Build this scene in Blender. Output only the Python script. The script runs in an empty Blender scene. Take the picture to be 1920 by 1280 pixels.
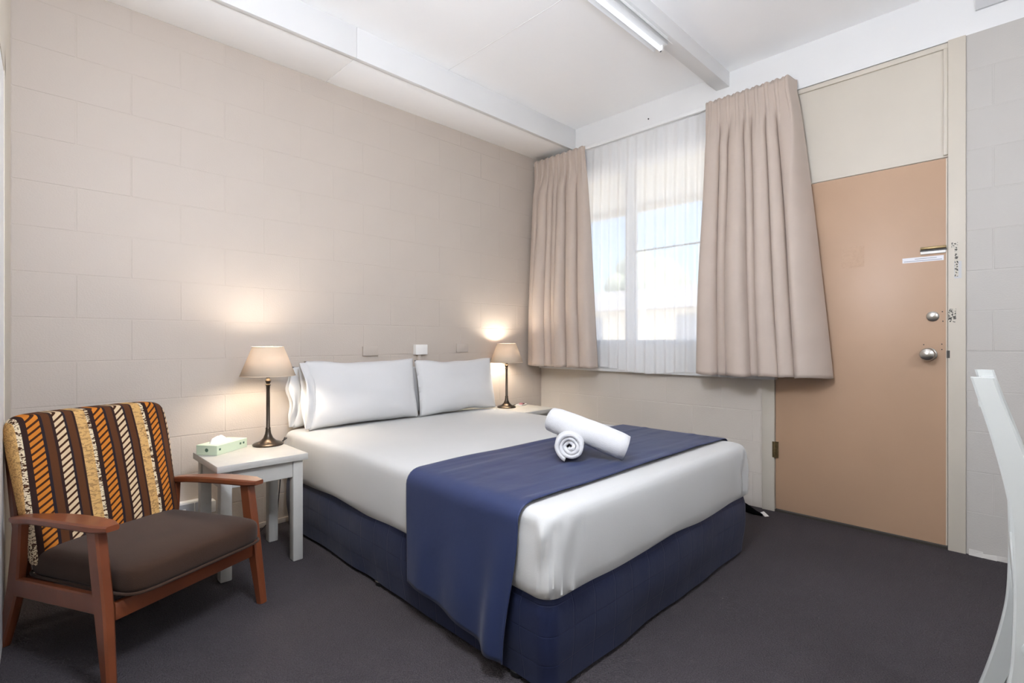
import bpy, bmesh, math, random
from mathutils import Vector, Matrix, noise

random.seed(7)
R = math.radians
scene = bpy.context.scene
C = scene.collection

# ------------------------------------------------------------------ camera
cam_d = bpy.data.cameras.new('camera')
cam_d.sensor_width = 36.0
cam_d.lens = 950.05 / 1920 * 36.0
cam_d.shift_y = -1.3 / 1920
cam_d.clip_start = 0.02
cam = bpy.data.objects.new('camera', cam_d)
cam.location = (-3.4106, -3.0759, 1.0679)
cam.rotation_euler = (R(90), 0, R(45.33 - 90))
C.objects.link(cam)
scene.camera = cam

# ------------------------------------------------------------------ world, sun, exposure
world = bpy.data.worlds.new('world')
scene.world = world
world.use_nodes = True
wn = world.node_tree
wn.nodes.clear()
wo = wn.nodes.new('ShaderNodeOutputWorld')
wb = wn.nodes.new('ShaderNodeBackground')
ws = wn.nodes.new('ShaderNodeTexSky')
ws.sky_type = 'NISHITA'
ws.sun_disc = False
ws.sun_elevation = R(48)
ws.sun_rotation = R(-70)
ws.air_density = 1.0
ws.dust_density = 1.5
wb.inputs['Strength'].default_value = 0.25
wn.links.new(ws.outputs[0], wb.inputs[0])
wn.links.new(wb.outputs[0], wo.inputs[0])

sun_d = bpy.data.lights.new('sun', 'SUN')
sun_d.energy = 6.0
sun_d.angle = R(0.6)
sun_d.color = (1.0, 0.95, 0.88)
sun = bpy.data.objects.new('sun', sun_d)
sun.rotation_euler = Vector((0.28, 0.62, -0.74)).to_track_quat('-Z', 'Y').to_euler()   # runs along the facade: the yard is sunlit, none enters the room
C.objects.link(sun)

por_d = bpy.data.lights.new('window_portal', 'AREA')   # sampling portal for the daylight through the window
por_d.shape = 'RECTANGLE'
por_d.size = 1.74
por_d.size_y = 1.4
por_d.cycles.is_portal = True
por = bpy.data.objects.new('window_portal', por_d)
por.location = (0.14, -0.99, 1.75)
por.rotation_euler = (R(90), 0, R(90))
C.objects.link(por)

scene.view_settings.view_transform = 'Standard'
scene.view_settings.look = 'None'
scene.view_settings.gamma = 1.0
scene.view_settings.use_curve_mapping = False
scene.view_settings.exposure = 0.92
try:
    scene.cycles.max_bounces = 12
    scene.cycles.diffuse_bounces = 8
    scene.cycles.transparent_max_bounces = 12
    scene.cycles.caustics_reflective = False
    scene.cycles.caustics_refractive = False
except Exception:
    pass

TUBE_STRENGTH = 0.6
BULB_STRENGTH = 150.0
FILL_GLOBE_STRENGTH = 50.0

# ------------------------------------------------------------------ materials
def lin(c):
    return tuple((v / 12.92 if v <= 0.04045 else ((v + 0.055) / 1.055) ** 2.4) for v in c)

def hexc(h):
    h = h.lstrip('#')
    return lin(tuple(int(h[i:i + 2], 16) / 255 for i in (0, 2, 4))) + (1.0,)

def mat(name, col, rough=0.6, var=0.04, vscale=6.0, bump=0.0, bscale=80.0, metallic=0.0, coat=0.0, sheen=0.0, spec=0.5):
    m = bpy.data.materials.new(name)
    m.use_nodes = True
    nt = m.node_tree
    b = nt.nodes['Principled BSDF']
    c = hexc(col)
    tc = nt.nodes.new('ShaderNodeTexCoord')
    n = nt.nodes.new('ShaderNodeTexNoise')
    n.inputs['Scale'].default_value = vscale
    n.inputs['Detail'].default_value = 4
    nt.links.new(tc.outputs['Object'], n.inputs['Vector'])
    r = nt.nodes.new('ShaderNodeValToRGB')
    r.color_ramp.elements[0].position = 0.3
    r.color_ramp.elements[1].position = 0.7
    r.color_ramp.elements[0].color = tuple(max(0, v * (1 - var)) for v in c[:3]) + (1,)
    r.color_ramp.elements[1].color = tuple(min(1, v * (1 + var)) for v in c[:3]) + (1,)
    nt.links.new(n.outputs['Fac'], r.inputs['Fac'])
    nt.links.new(r.outputs['Color'], b.inputs['Base Color'])
    b.inputs['Roughness'].default_value = rough
    b.inputs['Metallic'].default_value = metallic
    b.inputs['Specular IOR Level'].default_value = spec
    if coat:
        b.inputs['Coat Weight'].default_value = coat
    if sheen:
        b.inputs['Sheen Weight'].default_value = sheen
    if bump:
        n2 = nt.nodes.new('ShaderNodeTexNoise')
        n2.inputs['Scale'].default_value = bscale
        n2.inputs['Detail'].default_value = 3
        nt.links.new(tc.outputs['Object'], n2.inputs['Vector'])
        bp = nt.nodes.new('ShaderNodeBump')
        bp.inputs['Strength'].default_value = bump
        bp.inputs['Distance'].default_value = 0.01
        nt.links.new(n2.outputs['Fac'], bp.inputs['Height'])
        nt.links.new(bp.outputs['Normal'], b.inputs['Normal'])
    return m

def emat(name, col, strength):
    m = bpy.data.materials.new(name)
    m.use_nodes = True
    nt = m.node_tree
    nt.nodes.clear()
    o = nt.nodes.new('ShaderNodeOutputMaterial')
    e = nt.nodes.new('ShaderNodeEmission')
    e.inputs['Color'].default_value = hexc(col)
    e.inputs['Strength'].default_value = strength
    nt.links.new(e.outputs[0], o.inputs[0])
    return m

def cloth_through(name, col, transp, transl):
    """thin cloth: part of the light passes straight, part is scattered through"""
    m = bpy.data.materials.new(name)
    m.use_nodes = True
    nt = m.node_tree
    nt.nodes.clear()
    o = nt.nodes.new('ShaderNodeOutputMaterial')
    d = nt.nodes.new('ShaderNodeBsdfDiffuse')
    t = nt.nodes.new('ShaderNodeBsdfTranslucent')
    tc = nt.nodes.new('ShaderNodeTexCoord')
    n = nt.nodes.new('ShaderNodeTexNoise')
    n.inputs['Scale'].default_value = 30
    nt.links.new(tc.outputs['Object'], n.inputs['Vector'])
    mx = nt.nodes.new('ShaderNodeMixRGB')
    c = hexc(col)
    mx.inputs[1].default_value = tuple(v * 0.97 for v in c[:3]) + (1,)
    mx.inputs[2].default_value = c
    nt.links.new(n.outputs['Fac'], mx.inputs[0])
    nt.links.new(mx.outputs[0], d.inputs['Color'])
    nt.links.new(mx.outputs[0], t.inputs['Color'])
    m1 = nt.nodes.new('ShaderNodeMixShader')
    m1.inputs[0].default_value = transl
    nt.links.new(d.outputs[0], m1.inputs[1])
    nt.links.new(t.outputs[0], m1.inputs[2])
    tr = nt.nodes.new('ShaderNodeBsdfTransparent')
    m2 = nt.nodes.new('ShaderNodeMixShader')
    m2.inputs[0].default_value = transp
    nt.links.new(m1.outputs[0], m2.inputs[1])
    nt.links.new(tr.outputs[0], m2.inputs[2])
    nt.links.new(m2.outputs[0], o.inputs[0])
    return m

M = {}
M['wall_beige'] = mat('wall_beige', '#c0b5aa', 0.55, 0.02, 3, 0.10, 130)
M['wall_grey'] = mat('wall_grey', '#bbb7b1', 0.55, 0.02, 3, 0.10, 130)
M['wall_low_lit'] = mat('wall_grey_lit', '#cdc5bb', 0.55, 0.02, 3, 0.10, 130)  # wall grey, lightened to paint in light the low wall lacks
M['chair_white'] = mat('chair_white', '#bcbfbc', 0.5, 0.02, 4)
M['ceiling'] = mat('ceiling_white', '#fdfdfd', 0.7, 0.01, 4)
M['trim_white'] = mat('trim_white', '#e5e5e4', 0.5, 0.01, 4)
M['lip'] = mat('lip_white', '#e2e2e1', 0.5, 0.01, 4)
M['cream'] = mat('cream_paint', '#cbc3b5', 0.45, 0.02, 4)
M['door'] = mat('door_tan', '#b8987d', 0.42, 0.05, 1.6, 0.02, 200)
M['grey_board'] = mat('grey_board', '#c4c4c4', 0.6, 0.02)
M['chrome'] = mat('brushed_steel', '#b9b4ac', 0.28, 0.05, 20, metallic=1.0)
M['brass'] = mat('aged_brass', '#8d7a58', 0.4, 0.15, 60, metallic=0.9)
M['black'] = mat('black_plastic', '#0c0c0d', 0.5, 0.1, 30)
M['black_cloth'] = mat('black_cloth', '#08080a', 0.95, 0.2, 40, 0.2, 300, spec=0.05)
M['dark_gap'] = mat('dark_metal', '#3a352f', 0.5, 0.1, 30)
M['white_plastic'] = mat('white_plastic', '#eceae6', 0.35, 0.01)
M['grey_plastic'] = mat('grey_plastic', '#a9abb0', 0.4, 0.03)
M['sheet'] = mat('white_cotton', '#bfbfbd', 0.85, 0.012, 5, 0.05, 260, sheen=0.2, spec=0.2)
M['pillow'] = mat('white_pillowcase', '#cecece', 0.85, 0.01, 5, 0.04, 200, sheen=0.2, spec=0.2)
M['towel'] = mat('white_terry', '#d2d2d3', 0.95, 0.02, 60, 0.35, 420, sheen=0.4, spec=0.1)
M['curtain'] = mat('taupe_curtain', '#beafa3', 0.75, 0.03, 8, 0.05, 320, sheen=0.15, spec=0.25)
M['lamp_metal'] = mat('bronze_metal', '#4a423a', 0.3, 0.12, 30, metallic=0.85)
M['wood'] = mat('teak', '#743d23', 0.4, 0.16, 7, 0.03, 40, coat=0.25)
M['seat'] = mat('brown_upholstery', '#3c2a20', 0.9, 0.08, 10, 0.25, 500, sheen=0.1, spec=0.15)
M['table_white'] = mat('distressed_white', '#bab8b2', 0.5, 0.04, 14, 0.06, 60)
def worn():
    m = M['table_white']; nt = m.node_tree
    b = nt.nodes['Principled BSDF']
    old = b.inputs['Base Color'].links[0].from_socket
    tc = nt.nodes['Texture Coordinate']
    n = nt.nodes.new('ShaderNodeTexNoise'); n.inputs['Scale'].default_value = 22; n.inputs['Detail'].default_value = 6
    mp = nt.nodes.new('ShaderNodeMapping'); mp.inputs['Scale'].default_value = (1.0, 1.0, 0.45)
    nt.links.new(tc.outputs['Object'], mp.inputs[0]); nt.links.new(mp.outputs[0], n.inputs['Vector'])
    r = nt.nodes.new('ShaderNodeValToRGB')
    r.color_ramp.elements[0].position = 0.71; r.color_ramp.elements[0].color = (0, 0, 0, 1)
    r.color_ramp.elements[1].position = 0.75; r.color_ramp.elements[1].color = (1, 1, 1, 1)
    nt.links.new(n.outputs['Fac'], r.inputs[0])
    mx = nt.nodes.new('ShaderNodeMixRGB'); mx.inputs[2].default_value = hexc('#9a7f6c')
    nt.links.new(r.outputs[0], mx.inputs[0]); nt.links.new(old, mx.inputs[1])
    nt.links.new(mx.outputs[0], b.inputs['Base Color'])
worn()
M['green_card'] = mat('pale_green_card', '#c9d8bf', 0.6, 0.03)
M['tissue'] = mat('tissue', '#f3f1ee', 0.9, 0.01)
M['pink'] = mat('pink_wrap', '#b98085', 0.5, 0.12, 80)
M['cream_paint_out'] = mat('cream_render', '#fbf3df', 0.8, 0.03)
M['paper'] = mat('paper_label', '#e6e6ea', 0.6, 0.02)
M['print'] = mat('grey_print', '#8d8d92', 0.7, 0.1, 200)
M['asphalt'] = mat('pale_concrete', '#d8d4cb', 0.9, 0.06, 2)
M['roof'] = mat('roof_sheet', '#b8b5b0', 0.6, 0.06, 3)
M['brick_red'] = mat('brick_band', '#b98a72', 0.8, 0.1, 9)
M['leaf'] = mat('tree_leaf', '#aab39c', 0.8, 0.25, 5)
M['bark'] = mat('bark', '#6b5a4a', 0.9, 0.2, 9)
M['sheer'] = cloth_through('sheer_voile', '#fdfdfd', 0.22, 0.42)
M['shade'] = cloth_through('lamp_linen', '#d9c8b3', 0.0, 0.10)
M['globe'] = emat('fill_globe', '#eaf1ff', FILL_GLOBE_STRENGTH)  # glow of the added fill globes
M['tube'] = emat('fluorescent_tube', '#f4f7ff', TUBE_STRENGTH)
M['bulb'] = emat('warm_bulb', '#fff4e4', BULB_STRENGTH)

def glass_mat():
    m = bpy.data.materials.new('window_glass')
    m.use_nodes = True
    nt = m.node_tree
    nt.nodes.clear()
    o = nt.nodes.new('ShaderNodeOutputMaterial')
    t = nt.nodes.new('ShaderNodeBsdfTransparent')
    g = nt.nodes.new('ShaderNodeBsdfGlossy')
    g.inputs['Roughness'].default_value = 0.02
    f = nt.nodes.new('ShaderNodeFresnel')
    f.inputs['IOR'].default_value = 1.35
    mx = nt.nodes.new('ShaderNodeMixShader')
    nt.links.new(f.outputs[0], mx.inputs[0])
    nt.links.new(t.outputs[0], mx.inputs[1])
    nt.links.new(g.outputs[0], mx.inputs[2])
    nt.links.new(mx.outputs[0], o.inputs[0])
    return m
M['glass'] = glass_mat()

def carpet_mat():
    m = mat('charcoal_carpet', '#494547', 0.95, 0.10, 1.3, 0.0, spec=0.1)
    nt = m.node_tree
    b = nt.nodes['Principled BSDF']
    tc = nt.nodes['Texture Coordinate']
    v = nt.nodes.new('ShaderNodeTexVoronoi')
    v.inputs['Scale'].default_value = 170
    nt.links.new(tc.outputs['Object'], v.inputs['Vector'])
    n = nt.nodes.new('ShaderNodeTexNoise')
    n.inputs['Scale'].default_value = 260
    nt.links.new(tc.outputs['Object'], n.inputs['Vector'])
    ad = nt.nodes.new('ShaderNodeMath')
    nt.links.new(v.outputs['Distance'], ad.inputs[0])
    nt.links.new(n.outputs['Fac'], ad.inputs[1])
    bp = nt.nodes.new('ShaderNodeBump')
    bp.inputs['Strength'].default_value = 0.8
    bp.inputs['Distance'].default_value = 0.006
    nt.links.new(ad.outputs[0], bp.inputs['Height'])
    nt.links.new(bp.outputs['Normal'], b.inputs['Normal'])
    # speckle
    old = b.inputs['Base Color'].links[0].from_socket
    mx = nt.nodes.new('ShaderNodeMixRGB')
    mx.blend_type = 'MULTIPLY'
    mx.inputs[0].default_value = 0.55
    rp = nt.nodes.new('ShaderNodeValToRGB')
    rp.color_ramp.elements[0].position = 0.3
    rp.color_ramp.elements[0].color = (0.55, 0.55, 0.55, 1)
    rp.color_ramp.elements[1].position = 0.7
    rp.color_ramp.elements[1].color = (1.5, 1.45, 1.5, 1)
    nt.links.new(n.outputs['Fac'], rp.inputs[0])
    nt.links.new(old, mx.inputs[1])
    nt.links.new(rp.outputs[0], mx.inputs[2])
    nt.links.new(mx.outputs[0], b.inputs['Base Color'])
    return m
M['carpet'] = carpet_mat()

def satin_mat(name, col, quilt):
    m = mat(name, col, 0.55, 0.06, 5, 0.0, sheen=0.10, spec=0.35)
    nt = m.node_tree
    b = nt.nodes['Principled BSDF']
    tc = nt.nodes['Texture Coordinate']
    n = nt.nodes.new('ShaderNodeTexNoise')
    n.inputs['Scale'].default_value = 9
    n.inputs['Detail'].default_value = 5
    nt.links.new(tc.outputs['Object'], n.inputs['Vector'])
    h = n.outputs['Fac']
    if quilt:
        sep = nt.nodes.new('ShaderNodeSeparateXYZ')
        nt.links.new(tc.outputs['Object'], sep.inputs[0])
        def groove(src, scale):
            mu = nt.nodes.new('ShaderNodeMath'); mu.operation = 'MULTIPLY'
            mu.inputs[1].default_value = scale
            nt.links.new(src, mu.inputs[0])
            pp = nt.nodes.new('ShaderNodeMath'); pp.operation = 'PINGPONG'
            pp.inputs[1].default_value = 0.5
            nt.links.new(mu.outputs[0], pp.inputs[0])
            mp = nt.nodes.new('ShaderNodeMapRange')
            mp.inputs['From Max'].default_value = 0.03
            nt.links.new(pp.outputs[0], mp.inputs['Value'])
            return mp.outputs[0]
        ax = nt.nodes.new('ShaderNodeMath')
        nt.links.new(sep.outputs[0], ax.inputs[0])
        nt.links.new(sep.outputs[1], ax.inputs[1])
        g1 = groove(ax.outputs[0], 9.0)
        g2 = groove(sep.outputs[2], 11.0)
        mi = nt.nodes.new('ShaderNodeMath'); mi.operation = 'MINIMUM'
        nt.links.new(g1, mi.inputs[0]); nt.links.new(g2, mi.inputs[1])
        ad = nt.nodes.new('ShaderNodeMath'); ad.operation = 'MULTIPLY_ADD'
        ad.inputs[1].default_value = 0.35
        nt.links.new(mi.outputs[0], ad.inputs[0])
        nt.links.new(n.outputs['Fac'], ad.inputs[2])
        h = ad.outputs[0]
    bp = nt.nodes.new('ShaderNodeBump')
    bp.inputs['Strength'].default_value = 0.28 if quilt else 0.22
    bp.inputs['Distance'].default_value = 0.012
    nt.links.new(h, bp.inputs['Height'])
    nt.links.new(bp.outputs['Normal'], b.inputs['Normal'])
    return m
M['valance'] = satin_mat('navy_quilted_valance', '#121c3d', True)
M['runner'] = satin_mat('navy_runner', '#243055', False)

def stripe_mat():
    m = bpy.data.materials.new('striped_retro_fabric')
    m.use_nodes = True
    nt = m.node_tree
    b = nt.nodes['Principled BSDF']
    b.inputs['Roughness'].default_value = 0.9
    b.inputs['Specular IOR Level'].default_value = 0.15
    tc = nt.nodes.new('ShaderNodeTexCoord')
    sep = nt.nodes.new('ShaderNodeSeparateXYZ')
    nt.links.new(tc.outputs['Object'], sep.inputs[0])
    def math_(op, a, bb=None, c=None):
        k = nt.nodes.new('ShaderNodeMath'); k.operation = op
        for i, s in enumerate((a, bb, c)):
            if s is None: continue
            if isinstance(s, (int, float)): k.inputs[i].default_value = s
            else: nt.links.new(s, k.inputs[i])
        return k.outputs[0]
    per = 0.205
    ph = math_('FRACT', math_('MULTIPLY_ADD', sep.outputs[0], 1 / per, 10.132))
    bands = [(0.00, 'or'), (0.175, 'nv'), (0.215, 'br'), (0.325, 'dk'), (0.37, 'cr'), (0.52, 'nv'), (0.555, 'br'),
             (0.665, 'dk'), (0.70, 'tn'), (0.865, 'cw'), (0.925, 'dk')]
    cols = {'or': '#c4772b', 'nv': '#2a2226', 'br': '#58351f', 'dk': '#33221e', 'cr': '#d3b894', 'tn': '#cfa468', 'cw': '#ddcbab'}
    def ramp(fn):
        r = nt.nodes.new('ShaderNodeValToRGB')
        r.color_ramp.interpolation = 'CONSTANT'
        e = r.color_ramp.elements
        e[0].position = bands[0][0]; e[0].color = fn(bands[0][1])
        e[1].position = bands[1][0]; e[1].color = fn(bands[1][1])
        for p, k in bands[2:]:
            q = e.new(p); q.color = fn(k)
        nt.links.new(ph, r.inputs[0])
        return r.outputs[0]
    base = ramp(lambda k: hexc(cols[k]))
    hatch_on = ramp(lambda k: (1, 1, 1, 1) if k in ('or', 'cr') else (0, 0, 0, 1))
    weave_on = ramp(lambda k: (1, 1, 1, 1) if k == 'cw' else ((0.45, 0.45, 0.45, 1) if k == 'tn' else (0, 0, 0, 1)))
    # diagonal hatching of the orange and cream bands
    d = math_('FRACT', math_('ADD', math_('MULTIPLY', sep.outputs[2], 44.0), math_('MULTIPLY', sep.outputs[0], -34.0)))
    hm = math_('MULTIPLY', math_('LESS_THAN', d, 0.36), hatch_on)
    mx = nt.nodes.new('ShaderNodeMixRGB')
    mx.inputs[2].default_value = hexc('#3f2416')
    nt.links.new(hm, mx.inputs[0]); nt.links.new(base, mx.inputs[1])
    # flecked weave of the tan band and its pale edge
    w = nt.nodes.new('ShaderNodeTexNoise')
    w.inputs['Scale'].default_value = 95
    w.inputs['Distortion'].default_value = 1.2
    sc = nt.nodes.new('ShaderNodeMapping')
    sc.inputs['Scale'].default_value = (0.55, 1, 1.6)
    nt.links.new(tc.outputs['Object'], sc.inputs[0]); nt.links.new(sc.outputs[0], w.inputs['Vector'])
    wm = math_('MULTIPLY', math_('LESS_THAN', w.outputs['Fac'], 0.47), weave_on)
    mx2 = nt.nodes.new('ShaderNodeMixRGB')
    mx2.inputs[2].default_value = hexc('#4a2f1e')
    nt.links.new(wm, mx2.inputs[0]); nt.links.new(mx.outputs[0], mx2.inputs[1])
    nt.links.new(mx2.outputs[0], b.inputs['Base Color'])
    n = nt.nodes.new('ShaderNodeTexNoise')
    n.inputs['Scale'].default_value = 400
    nt.links.new(tc.outputs['Object'], n.inputs['Vector'])
    bp = nt.nodes.new('ShaderNodeBump')
    bp.inputs['Strength'].default_value = 0.3
    bp.inputs['Distance'].default_value = 0.004
    nt.links.new(n.outputs['Fac'], bp.inputs['Height'])
    nt.links.new(bp.outputs['Normal'], b.inputs['Normal'])
    return m
M['stripes'] = stripe_mat()

def fleck_mat():
    m = mat('worn_sticker', '#b9b4a6', 0.5, 0.0)
    nt = m.node_tree
    r = [n for n in nt.nodes if n.type == 'VALTORGB'][0]
    n = [n for n in nt.nodes if n.type == 'TEX_NOISE'][0]
    n.inputs['Scale'].default_value = 120
    r.color_ramp.interpolation = 'CONSTANT'
    r.color_ramp.elements[0].position = 0.0
    r.color_ramp.elements[0].color = hexc('#3a362f')
    r.color_ramp.elements[1].position = 0.46
    r.color_ramp.elements[1].color = hexc('#c8c2b4')
    return m
M['fleck'] = fleck_mat()

# ------------------------------------------------------------------ mesh helpers
class MB:
    def __init__(s):
        s.v = []; s.f = []
    def add(s, vs, fs):
        o = len(s.v)
        s.v += [tuple(p) for p in vs]
        s.f += [tuple(i + o for i in f) for f in fs]
        return s
    def box(s, a, b):
        (x0, y0, z0), (x1, y1, z1) = a, b
        x0, x1 = min(x0, x1), max(x0, x1); y0, y1 = min(y0, y1), max(y0, y1); z0, z1 = min(z0, z1), max(z0, z1)
        return s.add([(x0, y0, z0), (x1, y0, z0), (x1, y1, z0), (x0, y1, z0), (x0, y0, z1), (x1, y0, z1), (x1, y1, z1), (x0, y1, z1)],
                     [(0, 3, 2, 1), (4, 5, 6, 7), (0, 1, 5, 4), (1, 2, 6, 5), (2, 3, 7, 6), (3, 0, 4, 7)])
    def hexa(s, bot, top):
        """a box from four bottom and four top corners"""
        return s.add(list(bot) + list(top), [(0, 3, 2, 1), (4, 5, 6, 7), (0, 1, 5, 4), (1, 2, 6, 5), (2, 3, 7, 6), (3, 0, 4, 7)])
    def lathe(s, prof, n=32, c=(0, 0, 0), cap=True):
        vs = []; fs = []
        for r, z in prof:
            for i in range(n):
                a = 2 * math.pi * i / n
                vs.append((c[0] + r * math.cos(a), c[1] + r * math.sin(a), c[2] + z))
        for k in range(len(prof) - 1):
            for i in range(n):
                j = (i + 1) % n
                fs.append((k * n + i, k * n + j, (k + 1) * n + j, (k + 1) * n + i))
        if cap:
            fs.append(tuple(reversed(range(n))))
            fs.append(tuple((len(prof) - 1) * n + i for i in range(n)))
        return s.add(vs, fs)
    def tube(s, pts, rad, n=10):
        pts = [Vector(p) for p in pts]
        vs = []; fs = []
        up = Vector((0, 0, 1))
        for k, p in enumerate(pts):
            t = (pts[min(k + 1, len(pts) - 1)] - pts[max(k - 1, 0)]).normalized()
            a = t.cross(up)
            if a.length < 1e-3: a = t.cross(Vector((1, 0, 0)))
            a.normalize(); b = a.cross(t).normalized()
            r = rad[k] if isinstance(rad, (list, tuple)) else rad
            for i in range(n):
                q = 2 * math.pi * i / n
                vs.append(p + a * (r * math.cos(q)) + b * (r * math.sin(q)))
        for k in range(len(pts) - 1):
            for i in range(n):
                j = (i + 1) % n
                fs.append((k * n + i, k * n + j, (k + 1) * n + j, (k + 1) * n + i))
        fs.append(tuple(reversed(range(n))))
        fs.append(tuple((len(pts) - 1) * n + i for i in range(n)))
        return s.add(vs, fs)
    def grid(s, fn, nu, nv, closed_u=False):
        vs = [fn(i / (nu if closed_u else nu - 1), j / (nv - 1)) for j in range(nv) for i in range(nu)]
        fs = []
        for j in range(nv - 1):
            for i in range(nu if closed_u else nu - 1):
                k = (i + 1) % nu
                fs.append((j * nu + i, j * nu + k, (j + 1) * nu + k, (j + 1) * nu + i))
        return s.add(vs, fs)
    def loft(s, rings, cap=True):
        n = len(rings[0])
        vs = [p for r in rings for p in r]
        fs = []
        for k in range(len(rings) - 1):
            for i in range(n):
                j = (i + 1) % n
                fs.append((k * n + i, k * n + j, (k + 1) * n + j, (k + 1) * n + i))
        if cap:
            fs.append(tuple(reversed(range(n))))
            fs.append(tuple((len(rings) - 1) * n + i for i in range(n)))
        return s.add(vs, fs)
    def mesh(s, name, m, smooth=False, bevel=0.0, seg=2):
        me = bpy.data.meshes.new(name)
        me.from_pydata(s.v, [], s.f)
        bm = bmesh.new(); bm.from_mesh(me)
        if bevel:
            bmesh.ops.bevel(bm, geom=bm.edges[:], offset=bevel, segments=seg, profile=0.5, affect='EDGES', clamp_overlap=True)
        bmesh.ops.recalc_face_normals(bm, faces=bm.faces[:])
        bm.to_mesh(me); bm.free()
        if smooth:
            for p in me.polygons: p.use_smooth = True
            me.set_sharp_from_angle(angle=R(40))
        me.materials.append(m)
        return me
    def build(s, name, m, parent=None, smooth=False, bevel=0.0, seg=2, sub=0, solid=0.0):
        if isinstance(m, str): m = M[m]
        o = bpy.data.objects.new(name, s.mesh(name, m, smooth, bevel, seg))
        C.objects.link(o)
        if parent is not None: o.parent = parent
        if solid:
            md = o.modifiers.new('thickness', 'SOLIDIFY'); md.thickness = solid; md.offset = 0
        if sub:
            md = o.modifiers.new('subdivision', 'SUBSURF'); md.levels = sub; md.render_levels = sub
        return o

def box(name, a, b, m, parent=None, bevel=0.0, seg=2):
    return MB().box(a, b).build(name, m, parent, bevel=bevel, seg=seg, smooth=bevel > 0)

def tag(o, label, cat, group=None, kind=None):
    o['label'] = label; o['category'] = cat
    if group: o['group'] = group
    if kind: o['kind'] = kind
    return o

def empty(name, loc=(0, 0, 0), rz=0.0):
    o = bpy.data.objects.new(name, None)
    C.objects.link(o)
    o.location = loc; o.rotation_euler = (0, 0, rz)
    return o

def struct(name, a, b, m, label, cat, bevel=0.0):
    return tag(box(name, a, b, m, bevel=bevel), label, cat, kind='structure')

def clone(root, loc, rz=0.0):
    r = root.copy(); C.objects.link(r); r.location = loc; r.rotation_euler = (0, 0, rz)
    for ch in list(root.children):
        c = ch.copy(); C.objects.link(c); c.parent = r
        for g in list(ch.children):
            d = g.copy(); C.objects.link(d); d.parent = c
    return r

def sm(a, b, x):
    t = max(0.0, min(1.0, (x - a) / (b - a)))
    return t * t * (3 - 2 * t)

def lerp(a, b, t): return a + (b - a) * t

def nz(x, y, z, s=1.0): return noise.noise(Vector((x * s, y * s, z * s)))

# ------------------------------------------------------------------ room shell
YB = -4.6                                    # wall behind the camera
struct('floor', (-3.75, YB - 0.1, -0.1), (0.1, 0.1, 0.0), 'carpet', 'charcoal grey carpet covering the whole floor', 'floor')
ceil = struct('ceiling', (-3.75, YB - 0.1, 2.861), (0.1, 0.1, 2.96), 'ceiling', 'flat white painted ceiling above the room', 'ceiling')

block_cache = {}
def block_mesh(w, h, m, axis):
    key = (round(w, 3), round(h, 3), m, axis)
    if key not in block_cache:
        g = 0.0026; e = 0.0011; d = 0.010
        x0, x1, z0, z1 = g, w - g, g, h - g
        fr = [(x0 + e, 0, z0 + e), (x1 - e, 0, z0 + e), (x1 - e, 0, z1 - e), (x0 + e, 0, z1 - e)]
        md = [(x0, e, z0), (x1, e, z0), (x1, e, z1), (x0, e, z1)]
        bk = [(x0, d, z0), (x1, d, z0), (x1, d, z1), (x0, d, z1)]
        if axis == 'x':     # wall on x = 0, facing -x, running along -y
            T = lambda p: (p[1], -p[0], p[2])
        else:               # wall on y = 0, facing -y, running along +x
            T = lambda p: p
        block_cache[key] = MB().loft([[T(p) for p in r] for r in (fr, md, bk)]).mesh('block', M[m])
    return block_cache[key]

def lay_blocks(parent, axis, start, length, z0, ztop, first, pitch, offs, m):
    """running bond; offs: position of a vertical joint in even and odd courses"""
    z = z0; k = 0
    while z < ztop - 0.02:
        h = (first if k == 0 else 0.2)
        h = min(h, ztop - z)
        o = offs[k % 2]
        cuts = [0.0]
        j = o % pitch
        while j < length - 0.03:
            if j > 0.03: cuts.append(j)
            j += pitch
        cuts.append(length)
        for a, b in zip(cuts[:-1], cuts[1:]):
            ob = bpy.data.objects.new('block', block_mesh(b - a, h, m, axis))
            C.objects.link(ob)
            ob.parent = parent
            jit = random.uniform(-0.0004, 0.0004)
            ob.location = (start[0] + a, start[1] + jit, z) if axis == 'y' else (start[0] + jit, start[1] - a, z)
        z += h; k += 1

# headboard wall
wb_ = struct('wall_back', (-3.412, 0.0012, 0.0), (0.1, 0.12, 2.87), 'wall_beige', 'beige painted concrete block wall behind the bed head', 'wall')
lay_blocks(wb_, 'y', (-3.412, 0.0), 3.412, 0.0, 2.689, 0.172, 0.412, (0.412 * 1.0 + 0.214, 0.412 + 0.008 + 0.412 * 0.0), 'wall_beige')

# window wall, below the window
ww = struct('wall_right', (0.0012, -1.90, 0.0), (0.12, 0.0012, 0.84), 'wall_low_lit', 'low grey painted block wall under the curtained window', 'wall')
lay_blocks(ww, 'x', (0.0, 0.0), 1.90, 0.0, 0.84, 0.2165, 0.405, (0.22, 0.02), 'wall_low_lit')
# right-hand block wall beyond the door
wr = struct('wall_beside_door', (0.0012, YB, 0.0), (0.12, -2.869, 2.60), 'wall_grey', 'grey painted block wall to the right of the door', 'wall')
lay_blocks(wr, 'x', (0.0, -2.869), abs(YB + 2.869), 0.0, 2.60, 0.2165, 0.405, (0.30, 0.10), 'wall_grey')
bd = MB()
for k in range(26):
    y = -2.88 - k * 0.05
    w = random.uniform(0.006, 0.016)
    bd.hexa([(-w, y - 0.052, 0), (0.01, y - 0.052, 0), (0.01, y, 0), (-w * random.uniform(.7, 1.2), y, 0)],
            [(-0.002, y - 0.052, random.uniform(.012, .03)), (0.01, y - 0.052, .02), (0.01, y, .02), (-0.002, y, random.uniform(.012, .03))])
tag(bd.build('baseboard_right', 'wall_grey'), 'rough mortar fillet at the foot of the right block wall', 'baseboard', kind='structure')
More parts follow.
